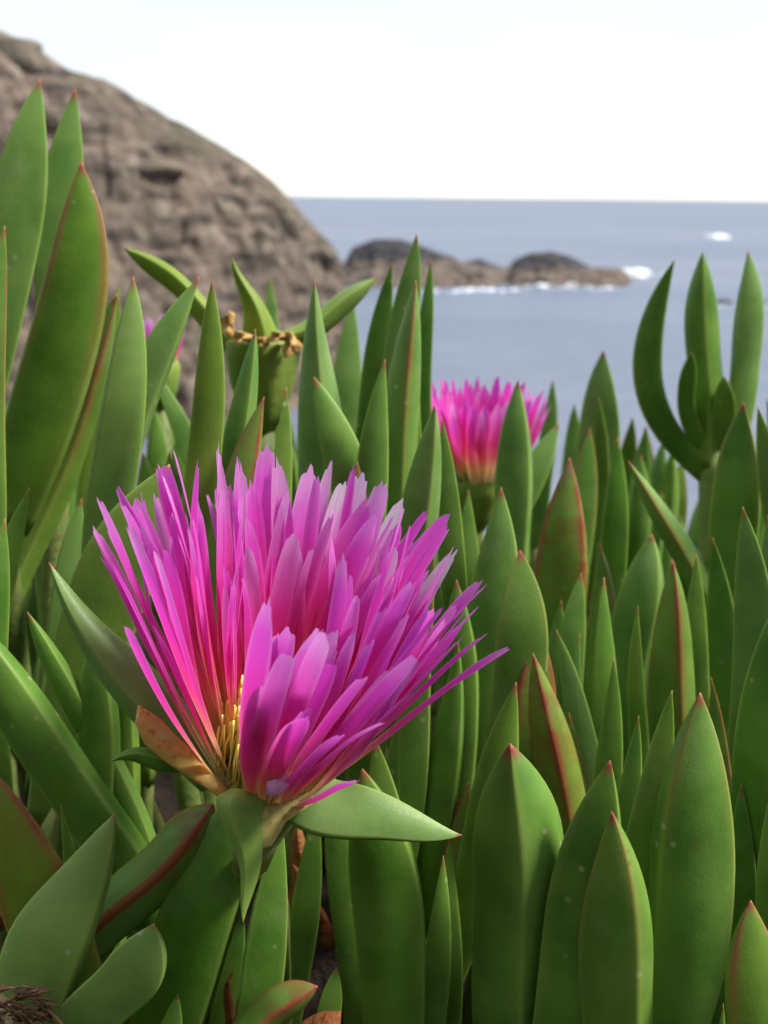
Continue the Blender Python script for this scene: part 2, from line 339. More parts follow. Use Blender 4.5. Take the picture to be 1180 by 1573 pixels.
# ------------------------------------------------------------------ shoots read from the photograph
def YY(y):   # nominal depth (cm) -> metres; leaves behind the flower are spread further back
    y = y/100.0
    return y if y < .2 else .2 + (y-.2)*1.55
def L(tx, ty, lx, ly, w, y, **kw): return (tx, ty, lx, ly, w, y, kw)
SHOOTS = [
 ('tall upright shoot against the rocky headland, red-keeled leaf before two paler ones', None, [
  L(66,122, 18,372, 94,24, red=.35, bl=.35, len=.085), L(112,135, 100,430, 80,25, red=.4, bl=.45, len=.09), L(124,248, 30,690, 112,22, k=.72, red=.75, bow=.0042, yel=.25, bl=.0)]),
 ('pale leaf pair below the tall red-keeled shoot, long yellow-green one lying diagonally', None, [
  L(184,452, 22,890, 78,23.2, k=.25, red=.8, yel=.45, bl=.25, dbow=.004), L(30,703, 12,800, 56,22.5, bl=.5), L(42,748, 18,870, 52,21, bl=.2, yel=.25), L(128,765, 108,900, 62,22.2, bl=.5)]),
 ('broad green leaf with a thin red margin on the shoot below the tall leaves', None, [
  L(4,346, -6,640, 64,20.4, red=.7, bl=.2, k=None), L(2,796, 2,980, 54,19, bl=.1), L(-60,640, -40,900, 70,20.5)]),
 ('long pale leaf with a dark side face standing behind the open flower', None, [
  L(204,424, 160,860, 80,21, k=-.72, bl=.55, yel=.2, red=.35), L(162,430, 135,560, 44,27, red=.2), L(182,430, 160,560, 24,27.6, yel=.6)]),
 ('hooked leaf bending its tip towards the upright yellow-edged leaf', None, [
  L(302,423, 216,716, 72,21.5, k=.55, bl=.55, bow=-.0042, red=.3), L(226,560, 268,650, 40,25, bl=.4, yel=.1)]),
 ('upright leaf with a bright yellow edge above the open flower', None, [
  L(328,429, 308,720, 62,20.6, k=.84, yel=.55, bl=.15, red=.3), L(388,504, 358,720, 58,21.0, k=.3, bl=.35, red=.25)]),
 ('short red-edged leaf beside a slim green one, just above the open flower', None, [
  L(410,610, 376,760, 70,20.3, k=.6, red=.85, yel=.25, bl=.2), L(435,594, 440,770, 44,20.6, red=.45, yel=.35, tip='p')]),
 ('pale grey-green leaf tapering to a fine point, beside the withered fruit', None, [
  L(485,428, 490,760, 92,23, k=.12, bl=.6, red=.45, tip='n'), L(486,578, 530,780, 72,22, k=-.75, bl=.3, yel=.2, bow=.002, tip='b'), L(412,424, 414,520, 32,31, yel=.1)]),
 ('tall cluster of slim leaves reaching up before the sea rocks', None, [
  L(637,358, 596,660, 58,25.5, bl=.5, red=.3), L(636,430, 603,790, 64,23, k=.15, red=.75, bl=.35, yel=.2), L(603,404, 560,680, 50,26.2, bl=.15, red=.35), L(659,398, 655,640, 34,26.5, red=.35)]),
 ('dark green leaf with a straight pale edge behind the open flower', None, [
  L(596,552, 572,820, 60,21.6, k=.8, bl=.2, red=.45), L(646,540, 638,760, 36,23, yel=.6, red=.1), L(545,462, 538,640, 52,29.5, bl=.5), L(545,708, 545,840, 50,20.6, red=.95, yel=.1)]),
 ('leaf pair with pale ridges beside the half-hidden pink flower', None, [
  L(664,620, 632,900, 80,21, k=.35, bl=.5, yel=.15, red=.15), L(674,640, 694,900, 46,21.6, bl=.25, yel=.25), L(664,815, 650,980, 56,20, red=.7, bl=.3)]),
 ('grey-green leaf with a red tip standing before the half-hidden pink flower', None, [
  L(800,583, 788,830, 70,25, k=.62, bl=.45, red=.45), L(720,752, 728,860, 46,24.5, bl=.35, yel=.2), L(862,652, 800,770, 50,27, bl=.45, tip='b')]),
 ('pale pointed leaf rising against the sea beyond the half-hidden pink flower', None, [
  L(930,538, 914,760, 72,32, bl=.6, red=.35), L(921,610, 915,800, 34,31, yel=.3, bl=.2, red=.2), L(848,583, 838,690, 32,35, bl=.3), L(884,620, 872,740, 40,36, bl=.4)]),
 ('leaf with a wide crimson edge among green leaves below the pink flower', None, [
  L(876,703, 846,920, 92,24, k=.68, red=1.0, yel=.35, bl=.1, bow=.002), L(770,748, 722,1030, 92,21.2, k=.74, red=.45, bl=.3, bow=.002)]),
 ('slim dark green leaf next to a dull reddish one in the middle of the mat', None, [
  L(950,672, 943,920, 50,26, bl=.0), L(906,658, 888,880, 58,28.5, red=.65, bl=.3), L(1000,820, 976,1000, 86,23.4, tip='b', k=.5, bl=.35)]),
 ('pale leaf leaning across from its red tip among the upright leaves', None, [
  L(968,706, 1056,880, 46,25, k=.0, red=.75, bl=.6, yel=.2), L(1066,850, 1078,1040, 46,22.6, bl=.2, yel=.25)]),
 ('dark shoot with a red-tipped leaf at the foot of the tall curved-leaf shoot', None, [
  L(1146,618, 1128,850, 88,25, red=.6, bl=.1), L(1160,625, 1200,800, 48,24.2, yel=.45, bl=.3), L(1176,612, 1196,680, 36,30, bl=.2)]),
 ('blunt red-rimmed leaf beside the spreading petals of the open flower', None, [
  L(802,845, 784,1060, 96,20.2, tip='b', k=None, red=.55, yel=.2, bl=.3), L(706,890, 692,1130, 66,20.8, tip='b', k=.7, yel=.2, bl=.2)]),
 ('round-tipped green leaf beside a small pale one in the middle of the mat', None, [
  L(895,880, 880,1000, 50,22.7, tip='b', bl=.3), L(862,922, 850,1010, 40,23.2, bl=.6, tip='b'), L(932,886, 928,1150, 58,21, k=-.35, yel=.2, bl=.15, red=.4)]),
 ('brown-flushed leaf with one pale face among plain green leaves', None, [
  L(1029,860, 1030,1110, 84,21.4, k=.3, red=.8, yel=.35, bl=.3), L(983,930, 984,1100, 36,20.6, yel=.4, red=.35), L(1097,825, 1096,1040, 56,23, tip='p', bl=.2)]),
 ('tall pale leaf with a red point standing before the tall curved-leaf shoot', None, [
  L(1143,778, 1150,1160, 76,20.4, bl=.5, red=.5, k=None), L(1180,792, 1196,980, 56,22, bl=.35)]),
 ('orange-edged leaf pair with dark red rims behind the blunt foreground leaf', None, [
  L(826,964, 838,1150, 78,19.9, k=None, red=.95, yel=.3, tip='b'), L(824,1003, 862,1270, 84,19.2, k=.08, red=1.0, yel=.55, bl=.25)]),
 ('thin pale leaf beside the orange-edged leaf pair', None, [
  L(850,968, 884,1110, 50,20.5, bl=.75, yel=.1), L(893,973, 888,1080, 34,21.2, bl=.8, red=.45), L(872,1094, 892,1220, 44,19.7, red=.8)]),
 ('yellow-green leaf with a bright edge behind the blunt foreground leaf', None, [
  L(796,1048, 738,1270, 82,18.2, k=.9, yel=.35, bl=.15, red=.3), L(716,1200, 698,1310, 44,19.4, red=.9, yel=.2)]),
 ('big blunt foreground leaf with a middle keel and a small brown scar', None, [
  L(784,1142, 790,1530, 150,16.6, tip='b', k=.08, red=.45, bl=.2, yel=.1, len=.076), L(1000,1500, 960,1640, 60,16.8)]),
 ('two overlapping foreground leaves with crimson points, the front one yellow-keeled', None, [
  L(936,1168, 868,1530, 122,16.1, k=None, red=.45, bl=.15, yel=.15, len=.066), L(934,1246, 938,1600, 118,15.5, k=.42, red=.6, yel=.3, bl=.25, len=.062)]),
 ('tall broad foreground leaf with a crimson point and a red margin down one side', None, [
  L(1075,1064, 1024,1540, 132,16.7, k=-.55, red=.6, bl=.25, yel=.1, bow=.002, len=.075), L(1034,1060, 1006,1230, 66,17.6, yel=.45, red=.05)]),
 ('short bright green leaf with a red-lined edge before the tall broad leaf', None, [
  L(1156,1383, 1160,1620, 112,15.0, k=-.55, red=.75, yel=.4, len=.05), L(1108,1540, 1090,1640, 40,15.6, bl=.5)]),
 ('dark green upright leaves crowded behind the tall broad crimson-pointed leaf', None, [
  L(1194,930, 1136,1420, 92,17.4, k=.3, bl=.05), L(1143,1204, 1112,1440, 62,16.9, bl=.05), L(1088,1040, 1098,1180, 46,19.2, red=.8), L(1200,1180,1180,1420, 70,16.6, bl=.2, yel=.2)]),
 ('dim narrow leaf pair in the shade behind the crimson-pointed foreground leaves', None, [
  L(976,1098, 968,1260, 50,18.6), L(940,1010, 936,1240, 54,19.6, bl=.1)]),
 ('large leaf standing under the long pale sepal of the open flower', None, [
  L(560,1180, 604,1590, 112,17.0, tip='b', k=.72, bl=.05, yel=.15, bow=.001, len=.072), L(580,1136, 604,1320, 66,19.0, tip='b', yel=.5), L(506,1170, 528,1440, 56,18.2, yel=.15)]),
 ('small leaf pair below the point of the long pale sepal', None, [
  L(681,1314, 660,1540, 58,17.4, k=.93, yel=.2), L(696,1283, 694,1480, 46,18.0, yel=.2, bl=.15)]),
 ('tall leaf with a pale band behind the spreading petals of the open flower', None, [
  L(640,1010, 628,1360, 84,20.2, k=.55, bl=.35), L(700,985, 672,1290, 60,19.9, k=.6, bl=.1)]),
 ('leaf lying below the open flower with a crimson stripe along its keel', None, [
  L(332,1238, 168,1412, 100,16.9, k=.02, red=1.6, bl=.3, len=.036, tip='b')]),
 ('orange-tinged leaf behind the pale leaf pair of the old stem', None, [
  L(-30,1160, 52,1450, 120,16.2, k=.75, red=.85, yel=.85, bow=.003)]),
 ('thick dark leaf slanting down towards the foot of the open flower', None, [
  L(-70,930, 100,1200, 100,18, k=.4, bl=.1, yel=.1), L(44,938, 108,1080, 50,18.6, k=.3, bl=.25, yel=.15, bow=.0015, tip='b')]),
 ('blunt upright leaf beside the smallest sepal of the open flower', None, [
  L(142,968, 146,1290, 80,18.6, tip='b', k=.45, bl=.15), L(200,985, 186,1220, 50,19.3, yel=.35, k=.4), L(92,1236, 104,1330, 36,17.2, yel=.3)]),
 ('arched leaf with a pale rim directly behind the narrowest petals of the open flower', None, [
  L(256,712, 180,960, 124,19.9, tip='b', k=None, yel=.35, bl=.3, bow=-.003), L(264,692, 252,860, 44,20.6, k=.2, red=.2, yel=.35)]),
 ('broad dark leaf in the shade below the open flower', None, [
  L(392,1196, 282,1510, 124,17.0, k=.7, bl=.0, tip='b'), L(440,1262, 406,1530, 78,16.6, bl=.1), L(372,1396, 346,1560, 54,17.8, bl=.1)]),
 ('narrow dark leaf pair in the shade under the flower stalk', None, [
  L(492,1226, 462,1480, 54,19), L(440,1440, 430,1573, 40,18.4)]),
 ('stubby red-tipped leaf lying low under the shaded leaves', None, [
  L(486,1512, 380,1600, 66,15.6, k=.2, red=1.0, yel=.2, len=.026, tip='b'), L(268,1528, 262,1640, 54,15.4, red=.45, bl=.2, len=.03), L(520,1486, 500,1600, 44,16.6, tip='b', yel=.2, len=.03)]),
]
LEAVES = []          # (shoot index, base, tip3, width m, kw)
for si, (lab, grp, lv) in enumerate(SHOOTS):
    for (tx, ty, lx, ly, w, y, kw) in lv:
        kw = dict(kw); Yv = YY(y)
        t3 = P(tx, ty, Yv); l3 = P(lx, ly, Yv + kw.pop('lean', 0.0) - .002)
        wd = w*m_per_px((t3+l3)/2)*(.93 if w > 100 else .87)
        kw.setdefault('bow', random.uniform(-.0016, .0016)); kw.setdefault('dbow', random.uniform(-.003, .001)); kw.setdefault('twist', random.uniform(-.35, .35))
        d = l3 - t3; ln = kw.pop('len', max(d.length*1.12, .078 if d.length > .03 else .07))
        LEAVES.append((si, t3 + d.normalized()*ln, t3, wd, kw))

# ------------------------------------------------------------------ fill shoots deeper in the mat
def interp(tab, x):
    if x <= tab[0][0]: return tab[0][1]
    for (a, b), (c, d) in zip(tab, tab[1:]):
        if x <= c: return b + (d-b)*(x-a)/(c-a)
    return tab[-1][1]
CEIL = [(-600, 640), (0, 600), (150, 620), (300, 600), (450, 640), (560, 660), (660, 760), (740, 800), (800, 800), (900, 790), (1000, 770), (1060, 790), (1180, 760), (1700, 720)]
FAR = [(985,640,30), (1010,655,34), (1042,690,38), (1062,735,40), (1000,700,44), (885,690,36), (965,700,40), (1030,760,36), (820,720,34), (1165,700,34), (1120,830,40), (1075,880,44), (1015,770,42), (780,760,36),(700,770,36)]
FILL = []
for (px, py, w) in FAR:
    FILL.append((px, py, w, .40 + random.random()*.12))
for row in range(6):
    Yv = .29 + .055*row
    for i in range(13):
        px = -500 + i*180 + random.uniform(-60, 60) + (90 if row % 2 else 0)
        py = interp(CEIL, px) + random.uniform(10, 190) - 12*row
        FILL.append((px, py, .0112*FPX/Yv*random.uniform(.75, 1.05), Yv + random.uniform(-.015, .015)))
fill_base = len(SHOOTS)
for fi, (px, py, w, Yv) in enumerate(FILL):
    for q in range(2):
        sgn = -1 if q == 0 else 1
        t3 = P(px + sgn*w*random.uniform(.2, .55), py + q*random.uniform(5, 60), Yv + sgn*random.uniform(0, .012))
        b3 = P(px, py, Yv) + Vector((0, 0, -random.uniform(.065, .085))) + Vector((sgn*.002, 0, 0))
        LEAVES.append((fill_base+fi, b3, t3, w*m_per_px(t3), dict(bow=random.uniform(-.003, .003), dbow=random.uniform(-.003, .002), red=random.choice([.1, .25, .4, .7]), yel=random.uniform(0, .4), bl=random.uniform(.05, .55), k=random.choice([None, -.5, .3, .6]))))
# shoots standing round about, outside the photograph's frame, so that the mat goes on; the rear ones added for shade
OUT = []
for i in range(230):
    X = random.uniform(-.75, .75); Yv = random.uniform(-.40, .62)
    if Yv > .04 and abs(X) < .40*Yv + .11: continue
    if abs(X) < .055 and Yv > -.06: continue
    if any((X-a)**2 + (Yv-b)**2 < .038**2 for a, b in OUT): continue
    OUT.append((X, Yv))

NEAR = []  # unseen shoots low under the camera, added to shade the front leaves
for i in range(400):
    X = random.uniform(-.17, .17); Yv = random.uniform(-.12, .095)
    if any((X-a)**2 + (Yv-b)**2 < .026**2 for a, b in NEAR + OUT): continue
    NEAR.append((X, Yv))

# ground level that carries all leaf bases
BZ = [(b.x, b.y, b.z) for _, b, _, _, _ in LEAVES]
def ground_z(x, y):
    sw, sz = 1e-4, 1e-4*(-.02)
    for bx, by, bz in BZ:
        d2 = (bx-x)**2 + (by-y)**2
        if d2 > .03: continue
        w = math.exp(-d2/(2*.030**2)) * math.exp(-(bz)/.020); sw += w; sz += w*bz
    z = sz/sw - .010 + .006*noise.noise(Vector((x*22, y*22, 0))) + .003*noise.noise(Vector((x*70, y*70, 3)))
    if y < -.12: z += .95*(-.12-y)*min(1, (-.12-y)/.4)  # unseen rise behind the camera, added to block low sky light
    if y > .62: z -= (y-.62)**1.5*1.3
    return z

xs = sorted(set([-60, -30, -14, -7, -4, -2.5, -1.7, -1.2] + [round(-.9 + .0125*i, 4) for i in range(145)] + [1.2, 1.7, 2.5, 4, 7, 14, 30, 60]))
ys = [-30, -16, -8, -4, -2, -1.4, -1, -.7, -.5, -.4] + [round(-.3 + .0125*i, 4) for i in range(89)] + [.9, 1.1, 1.4, 1.9, 2.6, 3.6, 5, 7, 9.5, 13]
V = []; F = []
for yv in ys:
    for xv in xs: V.append((xv, yv, max(ground_z(xv, yv), -13.2) + (.02*abs(xv) if yv < .7 else 0)))
nx = len(xs)
for j in range(len(ys)-1):
    for i in range(nx-1): F.append((j*nx+i, j*nx+i+1, (j+1)*nx+i+1, (j+1)*nx+i))
o = mesh_obj('ground', V, F, M_SOIL); o['kind'] = 'structure'

def build_shoot(lab, grp, lv, cat='succulent plant'):
    cx = sum(b.x for b, _, _, _ in lv)/len(lv); cy = sum(b.y for b, _, _, _ in lv)/len(lv)
    lowz = min(b.z for b, _, _, _ in lv)
    gz = min(ground_z(cx, cy), lowz - .006)
    root = thing('ice_plant_shoot', lab, cat, (cx, cy, gz), grp)
    parts = []
    for b, t, wd, kw in lv:
        d = (b-t).normalized(); r = min(wd*.30, .0042)
        p0 = b - d*.006; p1 = b + d*.006; g = Vector((cx, cy, gz - .006))
        m = (p1*.6 + g*.4) + Vector((0, 0, -.004))
        parts.append(tube([p0, p1, m, g], [r*.8, r, .0032, .0038], 8))
        add_leaf(root, b, t, wd, **kw)
    Vt, Ft = merge(parts)
    mesh_obj('stem', Vt, Ft, M_STEM, root)
    return root
for si, (lab, grp, lv) in enumerate(SHOOTS):
    build_shoot(lab, grp, [(b, t, w, kw) for s, b, t, w, kw in LEAVES if s == si])
for fi in range(len(FILL)):
    far = fi < len(FAR)
    k0 = [kw for s_, b, t, w, kw in LEAVES if s_ == fill_base+fi][0]
    look = 'red-flushed' if k0['red'] > .6 else 'pale waxy' if k0['bl'] > .38 else 'yellowish green' if k0['yel'] > .25 else 'plain green'
    build_shoot(look + ' shoot at the seaward edge of the mat, behind the upright leaves' if far else look + ' two-leaved shoot packed deep among the other leaves',
                'shoots at the seaward edge of the mat' if far else 'shoots packed deep in the mat',
                [(b, t, w, kw) for s, b, t, w, kw in LEAVES if s == fill_base+fi])
for X, Yv in OUT + NEAR:
    near = (X, Yv) in NEAR
    gz = ground_z(X, Yv) + .02*abs(X); b3 = Vector((X, Yv, gz + .016)); lv = []
    a0 = random.uniform(0, 6.28)
    for q in range(2):
        a = a0 + q*math.pi + random.uniform(-.3, .3); hh = random.uniform(.055, .075); ou = random.uniform(.008, .03)
        if near: hh = max(.03, min(hh, .150 - .87*max(0, Yv + .03) - b3.z)); ou = min(ou, .012)
        bb = b3 + Vector((math.cos(a)*.003, math.sin(a)*.003, 0))
        lv.append((bb, bb + Vector((math.cos(a)*ou, math.sin(a)*ou, hh)), random.uniform(.009, .0125), dict(red=random.choice([.1, .3, .6]), yel=random.uniform(0, .4), bl=random.uniform(.05, .5), k=random.choice([None, -.4, .5]))))
    build_shoot('green two-leaved shoot added out of view in the outer part of the leaf mat', 'shoots round the edge of the mat', lv)

# the tall curved-leaf shoot on the right
Yr = .345
nodeR = P(1098, 705, Yr)
rs = thing('ice_plant_shoot', 'tall shoot with curved leaves held up against the sea on a thick pale stem', 'succulent plant', (nodeR.x, nodeR.y, ground_z(nodeR.x, nodeR.y)))
mp_ = m_per_px(nodeR)
def RL(tx, ty, bx, by, w, dy=0., **kw): add_leaf(rs, P(bx, by, Yr), P(tx, ty, Yr+dy), w*mp_, **kw)
RL(1036, 398, 1092, 735, 42, .0, k=.78, bow=-.0135, bl=.1, tip='p', red=.12)
RL(1078, 386, 1086, 716, 52, .004, k=.10, bl=.1, yel=.25, red=.1)
RL(1146, 384, 1112, 706, 44, .008, k=-.35, bl=.45, red=.25, bow=.004)
RL(1060, 540, 1084, 700, 26, -.008, bl=.1, yel=.1, tip='b', bow=-.003)
RL(1116, 578, 1102, 712, 32, -.006, yel=.45, bl=.3, tip='b')
g = Vector((nodeR.x-.004, nodeR.y, rs.location.z-.006))
Vt, Ft = tube([P(1096, 690, Yr), P(1098, 730, Yr), P(1096, 800, Yr), P(1092, 900, Yr), g], [.0035, .0052, .0048, .0046, .005], 14)
mesh_obj('stem', Vt, Ft, mat_simple('fresh_stem', (.15, .24, .05), (.24, .30, .09), 140, .5, .0002, None, .3), rs)

# ------------------------------------------------------------------ flowers
def petal_geo(org, ax, ex, ey, az, th0, th1, Lp, w, r0, z0, twist=0., rnd=0., curl=0., azc=0., nr=17, blunt=.45, cup=.22, gap=False):
    V, F, LF, ST = [], [], [], []
    p = Vector((0, 0, 0)); r = r0; z = z0; a = az
    na = 7; ds = Lp/(nr-1)
    jag = [random.uniform(-.032, .032) for _ in range(na)]; jag[3] += random.uniform(0, .03)
    rip = random.uniform(0, .06)
    for i in range(nr):
        s = i/(nr-1)
        th = th0 + (th1-th0)*smooth01(s*1.15) + curl*s**3
        a = az + azc*s
        if i: r += math.sin(th)*ds; z += math.cos(th)*ds
        er = ex*math.cos(az) + ey*math.sin(az); et = -ex*math.sin(az) + ey*math.cos(az)
        c = org + er*r + ax*z + et*(azc*Lp*s*s)
        tang = (er*math.sin(th) + ax*math.cos(th) + et*2*azc*s).normalized()
        tw = twist*s; nrm = tang.cross(et).normalized(); sd = nrm.cross(tang)
        sd, nrm = sd*math.cos(tw) + nrm*math.sin(tw), nrm*math.cos(tw) - sd*math.sin(tw)
        wf = .36 + .64*smooth01(s/.55)
        if s > .76: wf *= 1 - (1-blunt)*((s-.76)/.24)**2.4
        hw = w/2*wf; thk = .00014*(1-.5*s)
        for k in range(na):
            u = k/(na-1)*2-1
            off = (jag[k]*Lp*.55 - (abs(u)**2.2)*w*.34) * (s**7)
            q = c + sd*(u*hw) + nrm*(cup*hw*(u*u) + rip*w*math.sin(s*9 + rnd*20 + u*2)) + tang*off
            V.append(q); LF.append((s, 1.0 if abs(u) > .9 else 0., 0.)); ST.append((u*1.3+rnd*40, s*.4, rnd*17))
    for i in range(nr-1):
        for k in range(na-1): F.append((i*na+k, i*na+k+1, (i+1)*na+k+1, (i+1)*na+k))
    return V, F, LF, ST
def axes(axis):
    ax = axis.normalized(); ex = (Vector((1, 0, 0)) - ax*ax.x).normalized(); ey = ax.cross(ex); return ax, ex, ey
def add_petal(fl, org, A, pale=0., violet=0., shift=.5, **kw):
    ax, ex, ey = A; rnd = random.random()
    V, F, LF, ST = petal_geo(org, ax, ex, ey, rnd=rnd, **kw)
    o = mesh_obj('petal', V, F, M_PETAL, fl, lf=LF, st=ST); o.color = (shift, violet, pale, 1); return o
def stamens(fl, org, A, rad, ht, n):
    ax, ex, ey = A; parts = []
    for i in range(n):
        rr = rad*math.sqrt(random.random()); a = random.uniform(0, 6.283)
        d = ex*math.cos(a) + ey*math.sin(a); lean = random.uniform(-.5, .35)
        h = ht*random.uniform(.65, 1.05)*(1 - .25*(rr/rad))
        b0 = org + d*rr; tp = b0 + ax*h + d*(lean*h*.5)
        mid = (b0+tp)/2 + d*random.uniform(-.001, .001)
        parts.append(tube([b0, mid, tp - ax*.0009, tp], [.00018, .00016, .00032, .00022], 4))
    V, F = merge(parts); o = mesh_obj('stamens', V, F, M_STAMEN, fl); o['kind'] = 'stuff'; return o
def lathe(org, A, prof, seg=24, wob=0.):
    ax, ex, ey = A; V = []; F = []
    for (r, z) in prof:
        for k in range(seg):
            a = 2*math.pi*k/seg; rr = r*(1 + wob*math.cos(5*a))
            V.append(org + (ex*math.cos(a) + ey*math.sin(a))*rr + ax*z)
    for i in range(len(prof)-1):
        for k in range(seg):
            k2 = (k+1) % seg; F.append((i*seg+k, i*seg+k2, (i+1)*seg+k2, (i+1)*seg+k))
    F.append(tuple(range(seg-1, -1, -1))); F.append(tuple((len(prof)-1)*seg+k for k in range(seg)))
    return V, F
def membrane(fl, pts, ycs, name='membrane'):
    """thin dry flap of the calyx; pts = outline in order, a closed shell half a millimetre thick"""
    n = len(pts); outline = [P(x, y, yy) for (x, y), yy in zip(pts, ycs)]
    c = sum(outline, Vector((0, 0, 0)))/n; nrm = Vector((0, 0, 0))
    for i in range(n): nrm += (outline[i]-c).cross(outline[(i+1) % n]-c)
    nrm.normalize()
    if nrm.dot(CAM-c) < 0: nrm = -nrm
    V = []; F = []; rings = [1.0, .96, .8, .55, .28]
    for sgn in (1, -1):
        for q in rings:
            for i in range(n):
                p = c.lerp(outline[i], q); bulge = .0016*(1-q*q) + .0003*math.sin(i*2.3+q*5)
                V.append(p + nrm*(bulge + sgn*.00025*(1 if q < 1 else .2)))
        V.append(c + nrm*(.0016 + sgn*.00025))
    off = len(rings)*n + 1
    for s in range(2):
        o = s*off
        for r in range(len(rings)-1):
            for i in range(n):
                i2 = (i+1) % n; f = (o+r*n+i, o+r*n+i2, o+(r+1)*n+i2, o+(r+1)*n+i); F.append(f if s == 0 else f[::-1])
        for i in range(n):
            f = (o+(len(rings)-1)*n+i, o+(len(rings)-1)*n+(i+1) % n, o+len(rings)*n); F.append(f if s == 0 else f[::-1])
    for i in range(n): F.append((i, off+i, off+(i+1) % n, (i+1) % n))
    return mesh_obj(name, V, F, M_MEMB, fl)

# --- the open flower
YF = .158
org = P(408, 1208, YF)
A = axes(Vector((.20, -.10, 1.0)))
gz = ground_z(org.x, org.y)
fl = thing('ice_plant_flower', 'large open magenta flower with yellow-based petals and green sepals', 'flower', (org.x, org.y, gz))
V, F = lathe(org, A, [(.0030, -.016), (.0038, -.011), (.0056, -.0055), (.0072, -.001), (.0080, .0022), (.0070, .0035), (.002, .003)], 28, .05)
mesh_obj('calyx_cup', V, F, M_CALYX, fl)
st0 = org + A[0]*(-.015)
V, F = tube([st0 + A[0]*.003, st0 - A[0]*.003 + Vector((0, .002, 0)), st0 + Vector((-.001, .013, -.008)), Vector((org.x-.002, org.y+.026, st0.z-.026)), Vector((org.x-.002, org.y+.030, gz-.006))], [.0029, .0029, .0029, .003, .0034], 12)
mesh_obj('stalk', V, F, M_STEM, fl)
stamens(fl, org + A[0]*.0025, A, .0085, .018, 520)
GAP = R(-124)
def angd(a, b): return abs((a-b+math.pi) % (2*math.pi) - math.pi)
rows = [  # n, th0, th1, length, width, r0
    (46, 38, 27, .0450, .0032, .0074), (50, 33, 23, .0480, .0033, .0070), (50, 27, 17, .0490, .0031, .0065),
    (44, 22, 11, .0450, .0028, .0058), (32, 16, 7, .0350, .0024, .0050)]
for ri, (n, t0, t1, Lp, w, r0) in enumerate(rows):
    for i in range(n):
        az = 2*math.pi*(i + .5*(ri % 2) + random.uniform(-.28, .28))/n
        dg = angd(az, GAP)
        if dg < R(17 if ri < 3 else 30): continue
        front = math.cos(az - R(-90)); right = math.cos(az); left = -right
        if ri in (0, 1) and left > .35 and front > -.2 and random.random() < .42: continue
        if front > .55 and ri == 4: continue
        ln = Lp*random.uniform(.84, 1.06)*(1 - .08*max(0, right)); tr = 9*max(0, right)
        if front > .3: ln *= random.uniform(.82, 1.04)
        wd = w*random.choice([.62, .8, .95, 1.1, 1.35])*random.uniform(.9, 1.1)
        if left > .4: wd *= .78
        if front > .3: wd = min(wd, .0034)
        da = (az-GAP+math.pi) % (2*math.pi) - math.pi
        azc = random.uniform(-.16, .16)
        if abs(da) < R(50): azc = math.copysign(random.uniform(.02, .10), da)
        add_petal(fl, org, A, az=az, th0=R(t0-tr+random.uniform(-4, 4)), th1=R(t1-tr*.8+random.uniform(-4, 5)), Lp=ln, w=wd, r0=r0, z0=.001+ri*.0006,
                  twist=random.uniform(-.5, .5) + (random.choice([-.9, .9]) if left > .5 and random.random() < .5 else 0), curl=R(random.choice([-14, -6, 0, 4, 9, 16])*random.random()),
                  azc=azc, blunt=random.uniform(.34, .72), cup=random.uniform(.1, .34),
                  pale=random.random()**5*1.0 if front < 0 else random.random()**6*.3,
                  violet=(random.uniform(.05, .6) if front > .2 and ri < 2 else random.uniform(0, .25)), shift=.5+random.uniform(-.4, .35))
# petals that spread away from the rest
for (az, t0, t1, ln, wd, cu) in [(R(-6), 36, 31, .0410, .0030, 10), (R(2), 35, 27, .0385, .0022, 8), (R(16), 33, 22, .0430, .0040, 5), (R(-176), 36, 22, .0400, .0018, -8), (R(-60), 46, 40, .024, .0038, 0)]:
    add_petal(fl, org, A, az=az, th0=R(t0), th1=R(t1), Lp=ln, w=wd, r0=.0076, z0=.001, curl=R(cu), blunt=.5, violet=.15, shift=.6)
for (az, ln) in [(R(48), .046), (R(56), .043), (R(64), .0475), (R(38), .044), (R(84), .048)]:  # back-right petals with sunlit highlights painted into their pale colour
    add_petal(fl, org, A, az=az, th0=R(36), th1=R(24), Lp=ln, w=.0036, r0=.0072, z0=.001, curl=R(6), blunt=.6, pale=1.0, shift=.9)
# a petal folded over at the foot of the cup, light shining through it painted as a pale tone
fold = [(408, 1220), (411, 1196), (424, 1181), (438, 1187), (447, 1199), (438, 1211), (424, 1218)]
def FS(tx, ty, bx, by, w, yt, yb, **kw):
    t = P(tx, ty, yt); b = P(bx, by, yb); add_leaf(fl, b, t, w*m_per_px((t+b)/2), name='sepal', **kw)
FS(74, 864, 330, 1200, 78, .168, .162, k=-.3, bl=.85, red=.45, tip='s', bow=-.001, yel=.1)
FS(711, 1277, 432, 1214, 84, .152, .155, k=.72, bl=1.0, red=.4, tip='s', bow=.0012, yel=.1)
FS(380, 1417, 376, 1212, 84, .139, .147, k=.3, bl=1.0, red=.1, yel=.6, tip='horn', bow=0.)
FS(168, 1170, 300, 1170, 34, .149, .153, k=.1, bl=.15, red=.2, yel=.2, tip='s', bow=.0006)
o = membrane(fl, fold, [.1425, .1415, .141, .141, .1415, .142, .1425], 'petal'); o.data.materials[0] = mat_simple('petal_lit_through', (.88, .40, .78), (.82, .26, .68), 300, .5, .0002, None, .3)
membrane(fl, [(214, 1082), (206, 1112), (222, 1142), (258, 1172), (306, 1206), (350, 1232), (356, 1214), (318, 1180), (278, 1140), (244, 1104)], [.151, .150, .149, .149, .149, .150, .153, .153, .153, .152])
